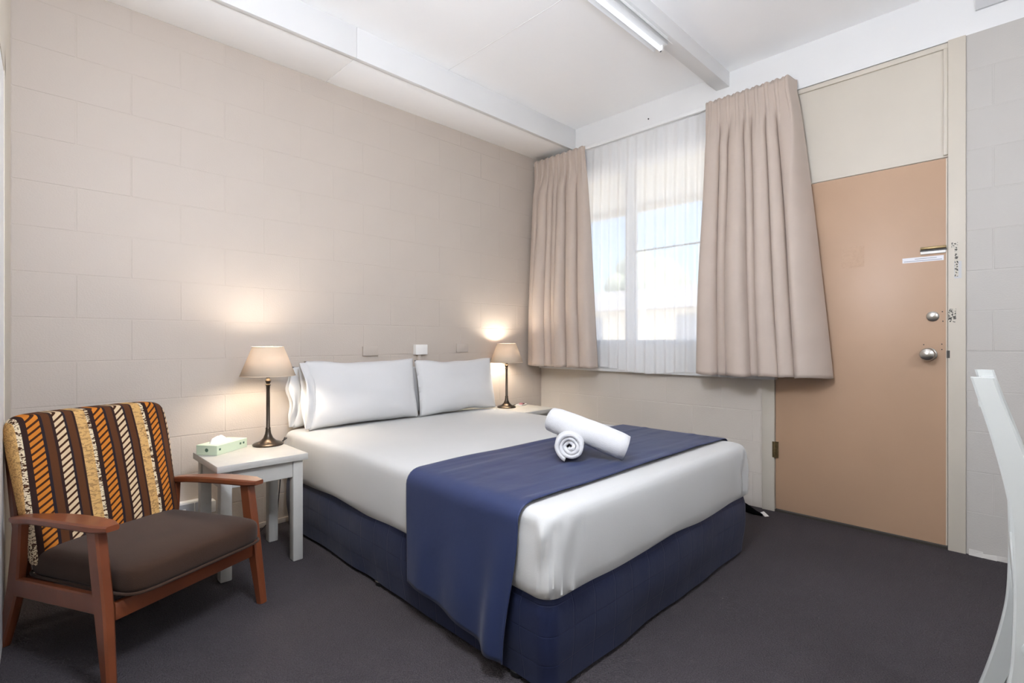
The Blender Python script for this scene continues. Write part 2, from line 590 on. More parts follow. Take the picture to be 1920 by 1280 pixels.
# infill and head of the window wall
struct('wall_window_infill', (0.004, -1.90, 0.84), (0.12, 0.0, 1.035), 'trim_white', 'white infill panel between sill ledge and window frame', 'wall')
struct('wall_window_head', (0.002, -1.90, 2.46), (0.12, 0.0, 2.87), 'trim_white', 'white lintel band above the window and curtain track', 'wall')
struct('wall_door_head', (0.002, YB, 2.60), (0.12, -1.90, 2.87), 'trim_white', 'white bulkhead band above the door and right wall', 'wall')
# left wall, a little out of square, and the wall behind the camera
lw = MB().hexa([(-3.75, YB - .1, 0), (-3.58, YB - .1, 0), (-3.412, 0.0, 0), (-3.75, 0.0, 0)],
               [(-3.75, YB - .1, 2.87), (-3.58, YB - .1, 2.87), (-3.412, 0.0, 2.87), (-3.75, 0.0, 2.87)]).build('wall_left', 'cream')
tag(lw, 'cream side wall at the far left edge', 'wall', kind='structure')
struct('wall_front', (-3.75, YB - 0.1, 0), (0.1, YB, 2.87), 'wall_grey', 'plain grey wall closing the room behind', 'wall')

def lwx(y): return -3.412 + 0.0365 * y      # face of the left wall at depth y
# bathroom door in the left wall: white leaf and cream architrave
d2 = empty('door_2', (lwx(-0.5), -0.5, 0)); d2['kind'] = 'structure'
tag(d2, 'white side door seen edge-on at the left border', 'door', kind='structure')
def lbox(name, y0, y1, z0, z1, proud, m, parent):
    ox, oy = lwx(-0.5), -0.5
    a = [(lwx(y0) - ox - .02, y0 - oy, z0), (lwx(y0) - ox + proud, y0 - oy, z0), (lwx(y1) - ox + proud, y1 - oy, z0), (lwx(y1) - ox - .02, y1 - oy, z0)]
    return MB().hexa(a, [(x, y, z1) for x, y, z in a]).build(name, m, parent)
lbox('leaf', -0.52, -1.34, 0.01, 2.03, 0.0015, 'trim_white', d2)
lbox('architrave', -0.455, -0.52, 0.0, 2.10, 0.004, 'cream', d2)
lbox('architrave', -1.34, -1.40, 0.0, 2.10, 0.004, 'cream', d2)
lbox('head', -0.455, -1.40, 2.03, 2.10, 0.004, 'cream', d2)

# ceiling bulkhead along the headboard wall: boards with a butt joint, and a lipped beam
bk = empty('trim_1', (-1.7, -0.18, 2.689)); tag(bk, 'white boarded soffit along the top of the headboard wall', 'soffit', kind='structure')
def wbx(name, a, b, m, parent, bevel=0.0):
    l = parent.location
    return box(name, tuple(a[i] - l[i] for i in range(3)), tuple(b[i] - l[i] for i in range(3)), m, parent, bevel)
wbx('board', (-3.6, -0.362, 2.689), (-2.008, 0.004, 2.862), 'ceiling', bk, 0.0015)
wbx('board', (-2.005, -0.362, 2.689), (0.004, 0.004, 2.862), 'ceiling', bk, 0.0015)
wbx('lip', (-3.6, -0.392, 2.683), (-2.006, -0.362, 2.863), 'lip', bk, 0.0015)
wbx('lip', (-2.004, -0.392, 2.683), (0.004, -0.362, 2.863), 'lip', bk, 0.0015)
# beam carrying the batten
struct('trim_2', (-3.7, -1.69, 2.765), (0.004, -1.60, 2.863), 'trim_white', 'white ceiling beam running above the bed foot', 'beam', bevel=0.003)
struct('trim_3', (-3.7, -3.30, 2.765), (0.004, -3.21, 2.863), 'trim_white', 'white ceiling beam crossing nearest the camera', 'beam', bevel=0.003)
struct('trim_4', (-0.012, -4.4, 2.706), (0.004, -2.905, 2.862), 'grey_board', 'grey board set high above the right block wall', 'board')
# ceiling sheet joints (cover strips)
for i, x in enumerate((-2.55, -1.35)):
    struct('trim_%d' % (5 + i), (x - 0.002, -1.60, 2.8595), (x + 0.002, -0.392, 2.862), 'trim_white', ('fine sheet joint across the ceiling, left of the light' if i == 0 else 'fine sheet joint across the ceiling over the bed'), 'joint')
# skirting along the headboard wall
struct('baseboard_back', (-3.41, -0.012, 0), (-0.0, 0.004, 0.028), 'wall_beige', 'low painted skirting at the foot of the bed wall', 'baseboard', bevel=0.002)

# ------------------------------------------------------------------ window
w1 = empty('window_1', (0.05, -0.99, 1.035)); tag(w1, 'white framed sliding window behind the sheer curtain', 'window', kind='structure')
Y0, Y1, Z0, Z1 = -0.10, -1.88, 1.035, 2.46
for nm, a, b in (('sill_rail', (0.02, Y1, Z0), (0.08, Y0, Z0 + .04)), ('head_rail', (0.02, Y1, Z1 - .05), (0.08, Y0, Z1)),
                 ('side_stile', (0.02, Y0 - .04, Z0), (0.08, Y0, Z1)), ('side_stile', (0.02, Y1, Z0), (0.08, Y1 + .04, Z1)),
                 ('mullion', (0.012, -0.945, Z0), (0.085, -0.875, Z1))):
    wbx(nm, a, b, 'trim_white', w1, 0.003)
wbx('transom_bar', (0.045, -1.86, 1.757), (0.056, -0.945, 1.768), 'dark_gap', w1)
wbx('pane', (0.052, -0.875, Z0 + .04), (0.056, Y0 - .04, Z1 - .05), 'glass', w1)
wbx('pane', (0.048, Y1 + .04, 1.768), (0.052, -0.945, Z1 - .05), 'glass', w1)
wbx('pane', (0.048, Y1 + .04, Z0 + .04), (0.052, -0.945, 1.757), 'glass', w1)
# reveal stubs closing the wall round the opening
struct('trim_7', (0.002, -0.10, 1.035), (0.12, 0.0, 2.46), 'trim_white', 'white window reveal strip beside the headboard wall', 'trim')
# sill ledge
sl = MB().box((-0.05, -1.99, 0.826), (0.004, -0.02, 0.848)).build('trim_8', 'trim_white', bevel=0.003)
tag(sl, 'white window sill ledge just under the curtain hems', 'sill', kind='structure')

# ------------------------------------------------------------------ entrance door, jambs, panel above
j = tag(box('trim_9', (-0.012, -1.974, 0), (0.12, -1.90, 2.60), 'cream', bevel=0.002), 'cream door jamb on the hinge side', 'jamb', kind='structure')
jr = empty('trim_10', (0.0, -2.834, 0)); tag(jr, 'cream door jamb on the latch side with worn lock marks', 'jamb', kind='structure')
wbx('post', (-0.012, -2.869, 0), (0.12, -2.801, 2.60), 'cream', jr, 0.002)
pn = empty('trim_11', (0, -2.387, 2.02)); tag(pn, 'cream flat panel filling the wall above the door', 'panel', kind='structure')
wbx('panel', (0.006, -2.801, 2.012), (0.12, -1.974, 2.594), 'cream', pn)
wbx('bead', (-0.006, -2.801, 2.565), (0.01, -1.974, 2.592), 'cream', pn, 0.003)
wbx('bead', (-0.006, -2.801, 2.02), (0.01, -2.782, 2.565), 'cream', pn, 0.003)

d1 = empty('door_1', (0.0, -2.387, 0.0)); tag(d1, 'tan flush entrance door with steel knob', 'door', kind='structure')
wbx('leaf', (0.0, -2.796, 0.018), (0.04, -1.978, 2.005), 'door', d1, 0.0015)
wbx('threshold', (-0.004, -2.80, 0.0), (0.12, -1.975, 0.012), 'dark_gap', d1)
wbx('edge_strip', (-0.0005, -2.7985, 0.02), (0.03, -2.7925, 2.003), 'cream', d1)
# knob with rose
def wl(parent, prof, centre, m, name, n=28):
    """lathe round the -x axis at a point of the window wall"""
    mb = MB().lathe(prof, n)
    l = parent.location
    mb.v = [(-p[2] + centre[0] - l[0], p[0] + centre[1] - l[1], p[1] + centre[2] - l[2]) for p in mb.v]
    return mb.build(name, m, parent, smooth=True)
def onw(px, py, x=0.0):
    f = 950.05; th = R(45.33)
    u = (px - 960) / f; v = -(py - 638.67) / f
    dx = math.cos(th) + u * math.sin(th); dy = math.sin(th) - u * math.cos(th)
    t = (x - cam.location[0]) / dx
    return (x, cam.location[1] + t * dy, cam.location[2] + t * v)
def onb(px, py, y=0.0):
    f = 950.05; th = R(45.33)
    u = (px - 960) / f; v = -(py - 638.67) / f
    dx = math.cos(th) + u * math.sin(th); dy = math.sin(th) - u * math.cos(th)
    t = (y - cam.location[1]) / dy
    return (cam.location[0] + t * dx, y, cam.location[2] + t * v)

kp = onw(1742, 664)
kn = wl(d1, [(0.010, 0.0), (0.012, 0.03), (0.024, 0.036), (0.031, 0.048), (0.033, 0.062), (0.029, 0.074), (0.016, 0.081), (0.002, 0.083)], kp, 'chrome', 'knob')
rs = wl(d1, [(0.034, 0.0), (0.034, 0.004), (0.028, 0.009), (0.010, 0.010)], kp, 'chrome', 'rose')
lp = onw(1749, 593)
lk = wl(d1, [(0.026, 0.0), (0.026, 0.005), (0.02, 0.010), (0.004, 0.011)], lp, 'chrome', 'deadlock')
tk = wl(d1, [(0.012, 0.0095), (0.012, 0.014), (0.003, 0.016)], lp, 'chrome', 'thumb_turn', n=4)
for q in ((1767, 584), (1768, 602), (1732, 646), (1766, 645), (1766, 655)):
    wl(d1, [(0.003, 0.0), (0.003, 0.001), (0.0005, 0.0012)], onw(*q), 'dark_gap', 'screw_hole', n=8)
# security guard bar and instruction label
g = onw(1750, 469)
wbx('guard_bar', (-0.012, g[1] - 0.052, g[2] + 0.006), (0.0, g[1] + 0.052, g[2] + 0.020), 'brass', d1, 0.003)
wbx('guard_slot', (-0.003, g[1] - 0.054, g[2] - 0.004), (0.0, g[1] + 0.054, g[2] + 0.006), 'dark_gap', d1)
wbx('guard_plate', (-0.009, g[1] - 0.050, g[2] - 0.018), (0.0, g[1] + 0.052, g[2] - 0.004), 'white_plastic', d1, 0.002)
g = onw(1730, 486)
lb = wbx('paper_label', (-0.0008, g[1] - 0.085, g[2] - 0.013), (0.0, g[1] + 0.085, g[2] + 0.013), 'paper', d1)
for zz, w, dy in ((0.004, 0.045, -0.012), (-0.006, 0.078, 0.0)):
    MB().box((-0.0012 - 0, g[1] + 2.387 - w + dy, g[2] + zz - 0.0014), (-0.0006, g[1] + 2.387 + w + dy, g[2] + zz + 0.0014)).build('print_line', 'print', lb)
# faint ghost of a removed notice on the door
g = onw(1599, 482)
wbx('notice_ghost', (-0.0006, g[1] - 0.055, g[2] - 0.060), (0.0, g[1] + 0.055, g[2] + 0.060), mat('door_tan_pale', '#ba9a7f', 0.5, 0.04, 60, 0.1, 120), d1)
# hinges
for z in (0.40, 1.62):
    hg = onw(1454, 842) if z < 1 else (0, -1.976, z)
    mb = MB()
    for k in range(5):
        z0 = hg[2] - 0.05 + k * 0.02
        mb.lathe([(0.0075, 0.001), (0.0075, 0.019)], 12, (-0.0135, -1.976 + 2.387, z0))
    mb.box((-0.0128, -1.995 + 2.387, hg[2] - 0.05), (0.0, -1.962 + 2.387, hg[2] + 0.05))
    mb.build('hinge', 'brass', d1)
# strike plates and worn stickers of the latch jamb
def jpatch(name, px0, py0, px1, py1, m, proud=0.0012):
    a = onw(px0, py0, -0.012); b = onw(px1, py1, -0.012)
    wbx(name, (-0.012 - proud, min(a[1], b[1]), min(a[2], b[2])), (-0.012, max(a[1], b[1]), max(a[2], b[2])), m, jr)
jpatch('strike_plate', 1778, 579, 1793, 604, 'fleck')
jpatch('latch_slot', 1775, 657, 1781, 671, 'dark_gap')
jpatch('sticker', 1784, 455, 1796, 466, 'fleck')
jpatch('sticker', 1789, 490, 1803, 521, 'grey_board')
jpatch('sticker', 1790, 466, 1797, 518, 'fleck', 0.0018)

# ------------------------------------------------------------------ outside, seen through the sheer
struct('ground', (0.12, -30, -0.35), (60, 40, -0.12), 'asphalt', 'pale concrete yard outside the window', 'ground')
vr = empty('verandah_roof', (1.0, -1.5, 2.6)); tag(vr, 'cream verandah eave hanging outside above the window', 'eave', kind='structure')
wbx('soffit', (0.12, -8, 2.66), (1.85, 6, 2.70), 'cream_paint_out', vr)
wbx('fascia', (1.85, -8, 2.58), (1.89, 6, 2.80), 'cream_paint_out', vr)
wbx('roof_sheet', (0.12, -8, 2.80), (2.0, 6, 2.86), 'roof', vr)
nb = empty('neighbour_building', (14, 6, -0.12)); tag(nb, 'low cream motel wing across the yard, seen through sheer', 'building')
wbx('wall', (13, -8, -0.12), (17, 22, 2.2), 'cream_paint_out', nb)
wbx('base_band', (12.95, -8, -0.12), (13.0, 22, 0.75), 'brick_red', nb)
MB().hexa([(-1.6, -14.5, 2.32), (3.6, -14.5, 2.32), (3.6, 16.5, 2.32), (-1.6, 16.5, 2.32)],
          [(0.9, -14.5, 3.3), (1.1, -14.5, 3.3), (1.1, 16.5, 3.3), (0.9, 16.5, 3.3)]).build('roof', 'roof', nb)
for k, y in enumerate((-5.0, -0.5, 4.0, 8.5, 13.0)):
    wbx('window', (12.94, y, 0.9), (13.02, y + 1.4, 1.95), 'grey_plastic', nb)
    wbx('post', (12.2, y + 2.2, -0.12), (12.3, y + 2.3, 2.3), 'trim_white', nb)
def tree(x, y, h, r, label):
    t = empty('tree', (x, y, -0.12)); tag(t, label, 'tree')
    MB().tube([(0, 0, 0), (0.05, 0, h * .3), (0, 0.05, h * .6)], [0.22, 0.16, 0.1], 8).build('trunk', 'bark', t, smooth=True)
    mb = MB()
    for k in range(26):
        a = random.uniform(0, 6.28); q = random.uniform(0, 1) ** .5 * r * .75; z = h * .62 + random.uniform(-.35, .4) * r
        c = Vector((q * math.cos(a), q * math.sin(a), z)); rr = random.uniform(.28, .45) * r
        def fn(u, v, c=c, rr=rr):
            d = Vector((math.cos(u * 6.2832) * math.sin(v * math.pi), math.sin(u * 6.2832) * math.sin(v * math.pi), math.cos(v * math.pi)))
            return c + d * rr * (1 + .25 * nz(*(c + d), 2.3))
        mb.grid(fn, 14, 9, closed_u=True)
    mb.build('crown', 'leaf', t, smooth=True)
tree(24, 13, 7.0, 3.0, 'pale green tree behind the neighbouring wing, nearer the window mullion')
tree(27, 6, 6.5, 2.8, 'pale green tree behind the neighbouring wing, nearer the right curtain')

# ------------------------------------------------------------------ ceiling batten
def batten(name, x0, x1, y, label, group):
    L = x1 - x0
    o = empty(name, ((x0 + x1) / 2, y, 2.765))
    tag(o, label, 'ceiling light', group)
    MB().box((-L / 2, -0.030, -0.045), (L / 2, 0.030, 0.0)).build('spine', 'trim_white', o, bevel=0.003)
    def wing(s):
        m = MB()
        p = [(0.030 * s, -0.020), (0.056 * s, -0.052), (0.058 * s, -0.050), (0.032 * s, -0.016)]
        m.loft([[(-L / 2, a, b) for a, b in p], [(L / 2, a, b) for a, b in p]])
        return m.build('reflector', 'trim_white', o)
    wing(-1); wing(1)
    t = MB().tube([(-L / 2 + 0.03, 0, -0.066), (L / 2 - 0.03, 0, -0.066)], 0.0125, 14)
    t.build('tube', 'tube', o, smooth=True)
    for s in (-1, 1):
        MB().box((s * (L / 2 - 0.028), -0.012, -0.076), (s * (L / 2 - 0.012), 0.012, -0.045)).build('lamp_holder', 'white_plastic', o, bevel=0.002)
        MB().box((s * (L / 2 - 0.03), -0.004, -0.082), (s * (L / 2 - 0.024), 0.004, -0.076)).build('clip', 'dark_gap', o)
    return o
batten('batten_light', -2.05, -0.80, -1.645, 'white fluorescent batten fixed under the ceiling beam over the bed', 'ceiling battens')
batten('batten_light', -2.05, -0.80, -3.255, 'white batten added as unseen fill under the beam nearest the camera', 'ceiling battens')  # unseen second batten, added to help light the room

def pendant(loc, r, label):  # hanging globe added out of view as fill light for the room
    o = empty('fill_globe_lamp', loc); tag(o, label, 'added fill lamp', 'added fill globes out of frame')
    MB().lathe([(0.001, -r)] + [(r * math.cos(R(a)), r * math.sin(R(a))) for a in range(-80, 81, 10)] + [(0.001, r)], 28).build('globe', 'globe', o, smooth=True)
    MB().lathe([(0.035, r - .005), (0.035, r + .03), (0.006, r + .04), (0.006, 2.835 - loc[2]), (0.05, 2.838 - loc[2]), (0.05, 2.862 - loc[2])], 20).build('rod', 'trim_white', o, smooth=True)
    return o
pendant((-2.80, -2.36, 1.99), 0.17, 'large white opal globe added as unseen fill above the bed foot')
pendant((-2.00, -4.10, 2.0), 0.10, 'small white opal globe added as unseen fill behind the camera')

# ------------------------------------------------------------------ curtains and track
tr = empty('curtain_track', (-0.10, -1.15, 2.62)); tag(tr, 'white double curtain track above the window', 'curtain track')
wbx('rail', (-0.112, -2.08, 2.612), (-0.094, -0.012, 2.640), 'trim_white', tr, 0.003)
wbx('rail', (-0.050, -2.10, 2.612), (-0.030, -0.012, 2.632), 'trim_white', tr, 0.003)
for y in (-0.1, -0.85, -1.5, -2.04): wbx('bracket', (-0.100, y - 0.01, 2.640), (0.004, y + 0.01, 2.648), 'trim_white', tr)
for q in ((1216, 223), (1216, 249)):
    p = onw(*q)
    wl(tr, [(0.005, 0.0), (0.005, 0.004), (0.001, 0.005)], p, 'black', 'screw', n=10)

def curtain(name, yt0, yt1, yb0, yb1, widths, x0, ztop, zbot, seed, ret, label):
    """pinch-pleated curtain; widths: relative widths of its folds, u runs away from the headboard wall"""
    tot = sum(widths); n = len(widths)
    edges = [0.0]
    for w in widths: edges.append(edges[-1] + w / tot)
    rnd = random.Random(seed)
    am = [rnd.uniform(.72, 1.2) for _ in range(n)]
    sk = [rnd.uniform(-.22, .22) for _ in range(n)]
    npl = n + 2
    hd = ztop - 0.080
    def fn(u, v):
        z = lerp(ztop, zbot, v)
        q = max(0.0, (hd - z) / (hd - zbot))          # 0 under the header, 1 at the hem
        # folds wander a little down the drop
        uu = min(1.0, max(0.0, u + 0.012 * nz(u * 6, z * 0.9, seed + 2) * math.sin(math.pi * u)))
        k = 0
        while k < n - 1 and uu > edges[k + 1]: k += 1
        f = (uu - edges[k]) / (edges[k + 1] - edges[k])
        fs = f ** (1 + sk[k]) if sk[k] > 0 else 1 - (1 - f) ** (1 - sk[k])
        lobe = math.sin(math.pi * min(1, max(0, fs))) ** 0.8
        wrel = widths[k] * n / tot
        body = lobe * am[k] * lerp(0.05, 0.15, sm(0, .8, q)) * min(1.25, wrel ** .5)
        # secondary soft creases
        body += 0.006 * math.sin(f * math.pi * 3) * q
        t = u * npl
        tri = (0.5 + 0.5 * math.cos(2 * math.pi * t * 3)) ** 2
        pinch = max(0.0, math.cos(2 * math.pi * (t - 0.5))) ** 5
        top = 0.004 + 0.055 * pinch * (0.25 + 0.75 * tri) + 0.003 * math.sin(2 * math.pi * t)
        low = 0.5 + 0.5 * math.cos(math.pi * min(1, (ztop - z) / 0.08)) * 0.4
        m = sm(0.0, 0.16, q) if z < hd else 0.0
        dep = lerp(top * (low + .3), body + 0.014 * pinch * (1 - m), m)
        y = lerp(lerp(yt0, yt1, u), lerp(yb0, yb1, u), q ** 0.8)
        y += m * lerp(0.008, 0.026, q) * wrel * am[k] * math.sin(2 * math.pi * f) * 1 + 0.006 * nz(u * 7, z * 0.7, seed) * m
        x = x0 - dep + 0.008 * nz(u * 5 + 3, z * 1.1, seed + 5) * m
        if ret:
            g = sm(lerp(0.955, 0.86, sm(0, .5, q)), 1.0, u)
            x = lerp(x, -0.03, g * 0.96)
        zz = z + (0.003 * math.sin(t * 6.28 * 2) if v == 0 else 0) + (0.004 * math.sin(u * n * 6.28) if v > .985 else 0)
        return (x, y, zz)
    o = MB().grid(fn, n * 44 + 1, 80).build(name, 'curtain', solid=0.003)
    for p in o.data.polygons: p.use_smooth = True
    return tag(o, label, 'curtain', 'taupe window curtains')
curtain('curtain', -0.03, -0.585, -0.035, -0.712, (1.0, 1.25, 0.8, 0.7, 1.1, 1.5, 1.3), -0.118, 2.640, 0.855, 3, 0, 'taupe pleated curtain hanging beside the headboard wall')
curtain('curtain', -1.585, -2.11, -1.575, -2.295, (1.6, 0.9, 1.5, 0.8, 1.3, 1.0, 1.8), -0.120, 2.645, 0.855, 11, 1, 'taupe pleated curtain hanging beside the tan door')

def sheer_fn(u, v):
    y = lerp(-0.06, -1.90, u)
    z = lerp(2.615, 0.838 + 0.012 * math.sin(u * 19) + 0.05 * sm(0.45, 0.25, u), v)
    t = u * 23
    a = 0.006 + 0.012 * sm(0.0, 0.35, v)
    g = 0.5 + 0.5 * nz(u * 4, v * 0.6, 2.0)
    x = -0.056 - a * (1 + math.sin(2 * math.pi * t + 2 * nz(u * 6, 0, 1))) * (0.4 + g)
    return (x, y, z)
so = MB().grid(sheer_fn, 420, 40).build('sheer_curtain', 'sheer')
for p in so.data.polygons: p.use_smooth = True
tag(so, 'sheer white voile curtain drawn across the window', 'curtain')

# ------------------------------------------------------------------ bed
BX0, BX1, BY0, BY1 = -2.288, -0.752, -2.095, -0.045
ZB, ZM, ZT = 0.018, 0.305, 0.552
bed = empty('bed', ((BX0 + BX1) / 2, (BY0 + BY1) / 2, 0)); tag(bed, 'queen bed with white fitted sheet and navy quilted valance', 'bed')
bl = bed.location
def rrect(x0, x1, y0, y1, r, n=12, per=90):
    """rounded rectangle outline, counter-clockwise, with points along the sides"""
    pts = []
    cs = [((x1 - r, y0 + r), -90), ((x1 - r, y1 - r), 0), ((x0 + r, y1 - r), 90), ((x0 + r, y0 + r), 180)]
    for k, ((cx, cy), a0) in enumerate(cs):
        arc = [(cx + r * math.cos(R(a0 + 90 * i / n)), cy + r * math.sin(R(a0 + 90 * i / n))) for i in range(n + 1)]
        pts += arc
        nx = cs[(k + 1) % 4]
        e = (nx[0][0] + r * math.cos(R(nx[1])), nx[0][1] + r * math.sin(R(nx[1])))
        s = arc[-1]
        for i in range(1, per):
            pts.append((lerp(s[0], e[0], i / per), lerp(s[1], e[1], i / per)))
    return pts
def ring(inset, z, r, wave=0.0, seed=0.0, zw=0.0, pucker=0.0):
    out = []
    cx, cy = (BX0 + BX1) / 2, (BY0 + BY1) / 2
    for x, y in rrect(BX0 + inset, BX1 - inset, BY0 + inset, BY1 - inset, r):
        d = wave * nz(x * 5, y * 5, z * 4 + seed)
        nrm = Vector((x - cx, (y - cy) * .75, 0)).normalized()
        if pucker:
            cd = min(math.hypot(x - px_, y - py_) for px_ in (BX0, BX1) for py_ in (BY0, BY1))
            d += pucker * sm(0.24, 0.04, cd) * (nz(x * 38, y * 38, z * 9) + 0.6 * nz(x * 75, y * 75, z * 16))
        out.append((x + nrm.x * d - bl[0], y + nrm.y * d - bl[1], z + zw * nz(x * 2.2, y * 2.2, seed)))
    return out
# base: quilted valance
rings = []
for k in range(15):
    t = k / 14
    z = lerp(ZB, ZM + 0.005, t)
    ins = 0.012 - 0.010 * sm(0, .5, t) + 0.010 * sm(.75, 1, t)
    rings.append(ring(ins, z, 0.05, 0.010 * (1 - .5 * t), 3.0, 0.006 if k == 0 else 0))
MB().loft(rings).build('valance', 'valance', bed, smooth=True)
# mattress under the fitted sheet
rings = []
prof = [(0.022, ZM - 0.014, .004), (0.006, ZM - 0.010, .007), (-0.004, ZM + 0.004, .009), (-0.007, ZM + 0.03, .008), (-0.008, ZM + 0.07, .006), (-0.007, ZM + 0.12, .005), (-0.005, ZM + 0.17, .004),
        (-0.002, ZT - 0.046, .002), (0.001, ZT - 0.030, .001), (0.007, ZT - 0.016, 0), (0.018, ZT - 0.006, 0), (0.034, ZT - 0.001, 0), (0.055, ZT, 0), (0.20, ZT + .003, 0), (0.45, ZT + 0.004, 0), (0.70, ZT + 0.004, 0)]
for k, (ins, z, wv) in enumerate(prof):
    rings.append(ring(ins, z, max(0.012, 0.060 - max(0, ins) * .3), wv, 8.0, 0.022 if k < 2 else (0.012 if k == 2 else 0.0), 0.017 if 2 <= k <= 7 else 0.0))
MB().loft(rings).build('fitted_sheet', 'sheet', bed, smooth=True)
for x in (BX0 + .034, BX1 - .034, (BX0 + BX1) / 2):
    for y in (BY0 + .16, -1.09, BY1 - .1):
        MB().lathe([(0.022, 0.0), (0.026, 0.004), (0.026, 0.018), (0.018, 0.022), (0.018, 0.034)], 16, (x - bl[0], y - bl[1], 0)).build('foot', 'black', bed, smooth=True)

# bed runner
def runner_fn(u, v):
    """u along the path from the right side over the top and down the left side; v from the head edge to the foot edge"""
    yh = lerp(-1.372, -1.985, v)
    hem = lerp(0.135, 0.062, v ** 1.3)
    o = 0.008
    r = 0.055
    seg = [('R', 0.30), ('ar', 0.085), ('T', 1.42), ('al', 0.085), ('L', ZT - r - hem)]
    tot = sum(s[1] for s in seg); d = u * tot
    for nm, ln in seg:
        if d <= ln or nm == 'L': break
        d -= ln
    q = d / ln
    xr, xl, zt = BX1 + o + 0.010, BX0 - o - 0.012, ZT + o + 0.002
    y = yh
    if nm == 'R': x, z = xr, lerp(zt - r - ln, zt - r, q)
    elif nm == 'ar': a = q * math.pi / 2; x, z = xr - r + r * math.cos(a), zt - r + r * math.sin(a)
    elif nm == 'T':
        x, z = lerp(xr - r, xl + r, q), zt + 0.0045 * math.sin(math.pi * q) ** .5
        z += 0.007 * max(0, nz(x * 2.2, y * 16, 1.0)) + 0.004 * max(0, nz(x * 5, y * 11, 4.0))
        z += 0.010 * sm(0.06, 0.0, abs(v - 0.035)) * (0.5 + 0.5 * nz(x * 3, 0, 2)) * math.sin(math.pi * q)
    elif nm == 'al': a = q * math.pi / 2; x, z = xl + r - r * math.sin(a), zt - r + r * math.cos(a)
    else:
        x, z = xl, lerp(zt - r, hem, q)
        f = sm(0, 1, q)
        x -= f * (0.006 + 0.012 * math.sin(v * 7.5 + 0.4) ** 2 + 0.05 * sm(0.72, 1.0, v) * math.sin((v - .72) * 11.2 + 0.1) ** 2)
        x -= 0.012 * f * max(0, nz(y * 6, z * 5, 9.0))
        y += 0.05 * f * v * 1.0 - 0.018 * f * (1 - v)
    return (x, y, z)
ro = MB().grid(runner_fn, 150, 90).build('bed_runner', 'runner', solid=0.004)
for p in ro.data.polygons: p.use_smooth = True
tag(ro, 'navy blue satin runner draped across the bed foot', 'bed runner')

# pillows
def pillow(name, cx, ybot, zbot, W, H, T, lean, seed, label, flap=0, rz=0.0):
    o = empty(name, (cx, ybot, zbot), rz)
    tag(o, label, 'pillow', 'white bed pillows')
    mb = MB()
    def surf(side):
        def fn(a, b):
            u = a * 2 - 1; v = b * 2 - 1
            ex = W / 2 * u * (1 - 0.035 * (1 - v * v))
            ez = H / 2 * v * (1 - 0.075 * (1 - u * u)) + 0.012 * nz(u * 2, v * 2, seed) * abs(v)
            th = T / 2 * (max(0, (1 - abs(u) ** 3.2)) * max(0, (1 - abs(v) ** 2.6))) ** 0.55
            th += 0.010 * nz(u * 1.8, v * 1.8, seed + side) * (1 - u * u) * (1 - v * v)
            th += 0.006 * max(0, nz(u * 5 + v * 2, v * 2.5, seed)) * (1 - abs(v)) * sm(0.3, 0.9, abs(u))
            # sagging: more thickness low down
            th *= 1 + 0.22 * (-v)
            y = side * th
            z = ez + H / 2
            # lean back towards the wall
            yy = y * math.cos(lean) + z * math.sin(lean)
            zz = -y * math.sin(lean) + z * math.cos(lean)
            return (ex, yy, zz)
        return fn
    mb.grid(surf(-1), 45, 31); mb.grid(surf(1), 45, 31)
    body = mb.build('cushion', 'pillow', o, smooth=False)
    bm = bmesh.new(); bm.from_mesh(body.data)
    bmesh.ops.remove_doubles(bm, verts=bm.verts[:], dist=0.0008)
    bmesh.ops.recalc_face_normals(bm, faces=bm.faces[:])
    bm.to_mesh(body.data); bm.free()
    for p in body.data.polygons: p.use_smooth = True
    if flap:
        # open end of the pillowcase: a loose sleeve beyond the cushion
        def ff(a, b):
            ang = a * 2 * math.pi
            v = math.cos(ang) * 0.97; s = math.sin(ang)
            op = lerp(0.35, 0.55, b) * T * (1 - abs(v) ** 2.2) ** .6 * 0.62
            y = s * op + 0.012 * nz(v * 2, b * 2, seed + 3)
            x = flap * (W / 2 * lerp(0.90, 1.0, b) * (1 - 0.02 * (1 - v * v)) + 0.022 * b * (1 + nz(v * 1.7, b, seed)))
            z = H / 2 * v * 0.985 * (1 - 0.01 * b) + H / 2
            return (x, y * math.cos(lean) + z * math.sin(lean), -y * math.sin(lean) + z * math.cos(lean))
        fo = MB().grid(ff, 40, 8, closed_u=True).build('pillowcase_end', 'pillow', o, solid=0.003)
        for p in fo.data.polygons: p.use_smooth = True
    return o
ZP = ZT + 0.004
pillow('pillow', -1.835, -0.215, ZP, 0.745, 0.40, 0.13, R(10), 1.0, 'large white pillow standing in front nearest the left lamp', flap=-1)
pillow('pillow', -1.87, -0.075, ZP, 0.745, 0.36, 0.085, R(2), 4.0, 'white pillow tucked behind the left front pillow', flap=-1)
pillow('pillow', -1.105, -0.215, ZP, 0.70, 0.385, 0.13, R(10), 7.0, 'white pillow standing in front nearest the window curtain')
pillow('pillow', -1.12, -0.070, ZP, 0.70, 0.33, 0.08, R(2), 9.0, 'white pillow tucked behind the right front pillow')

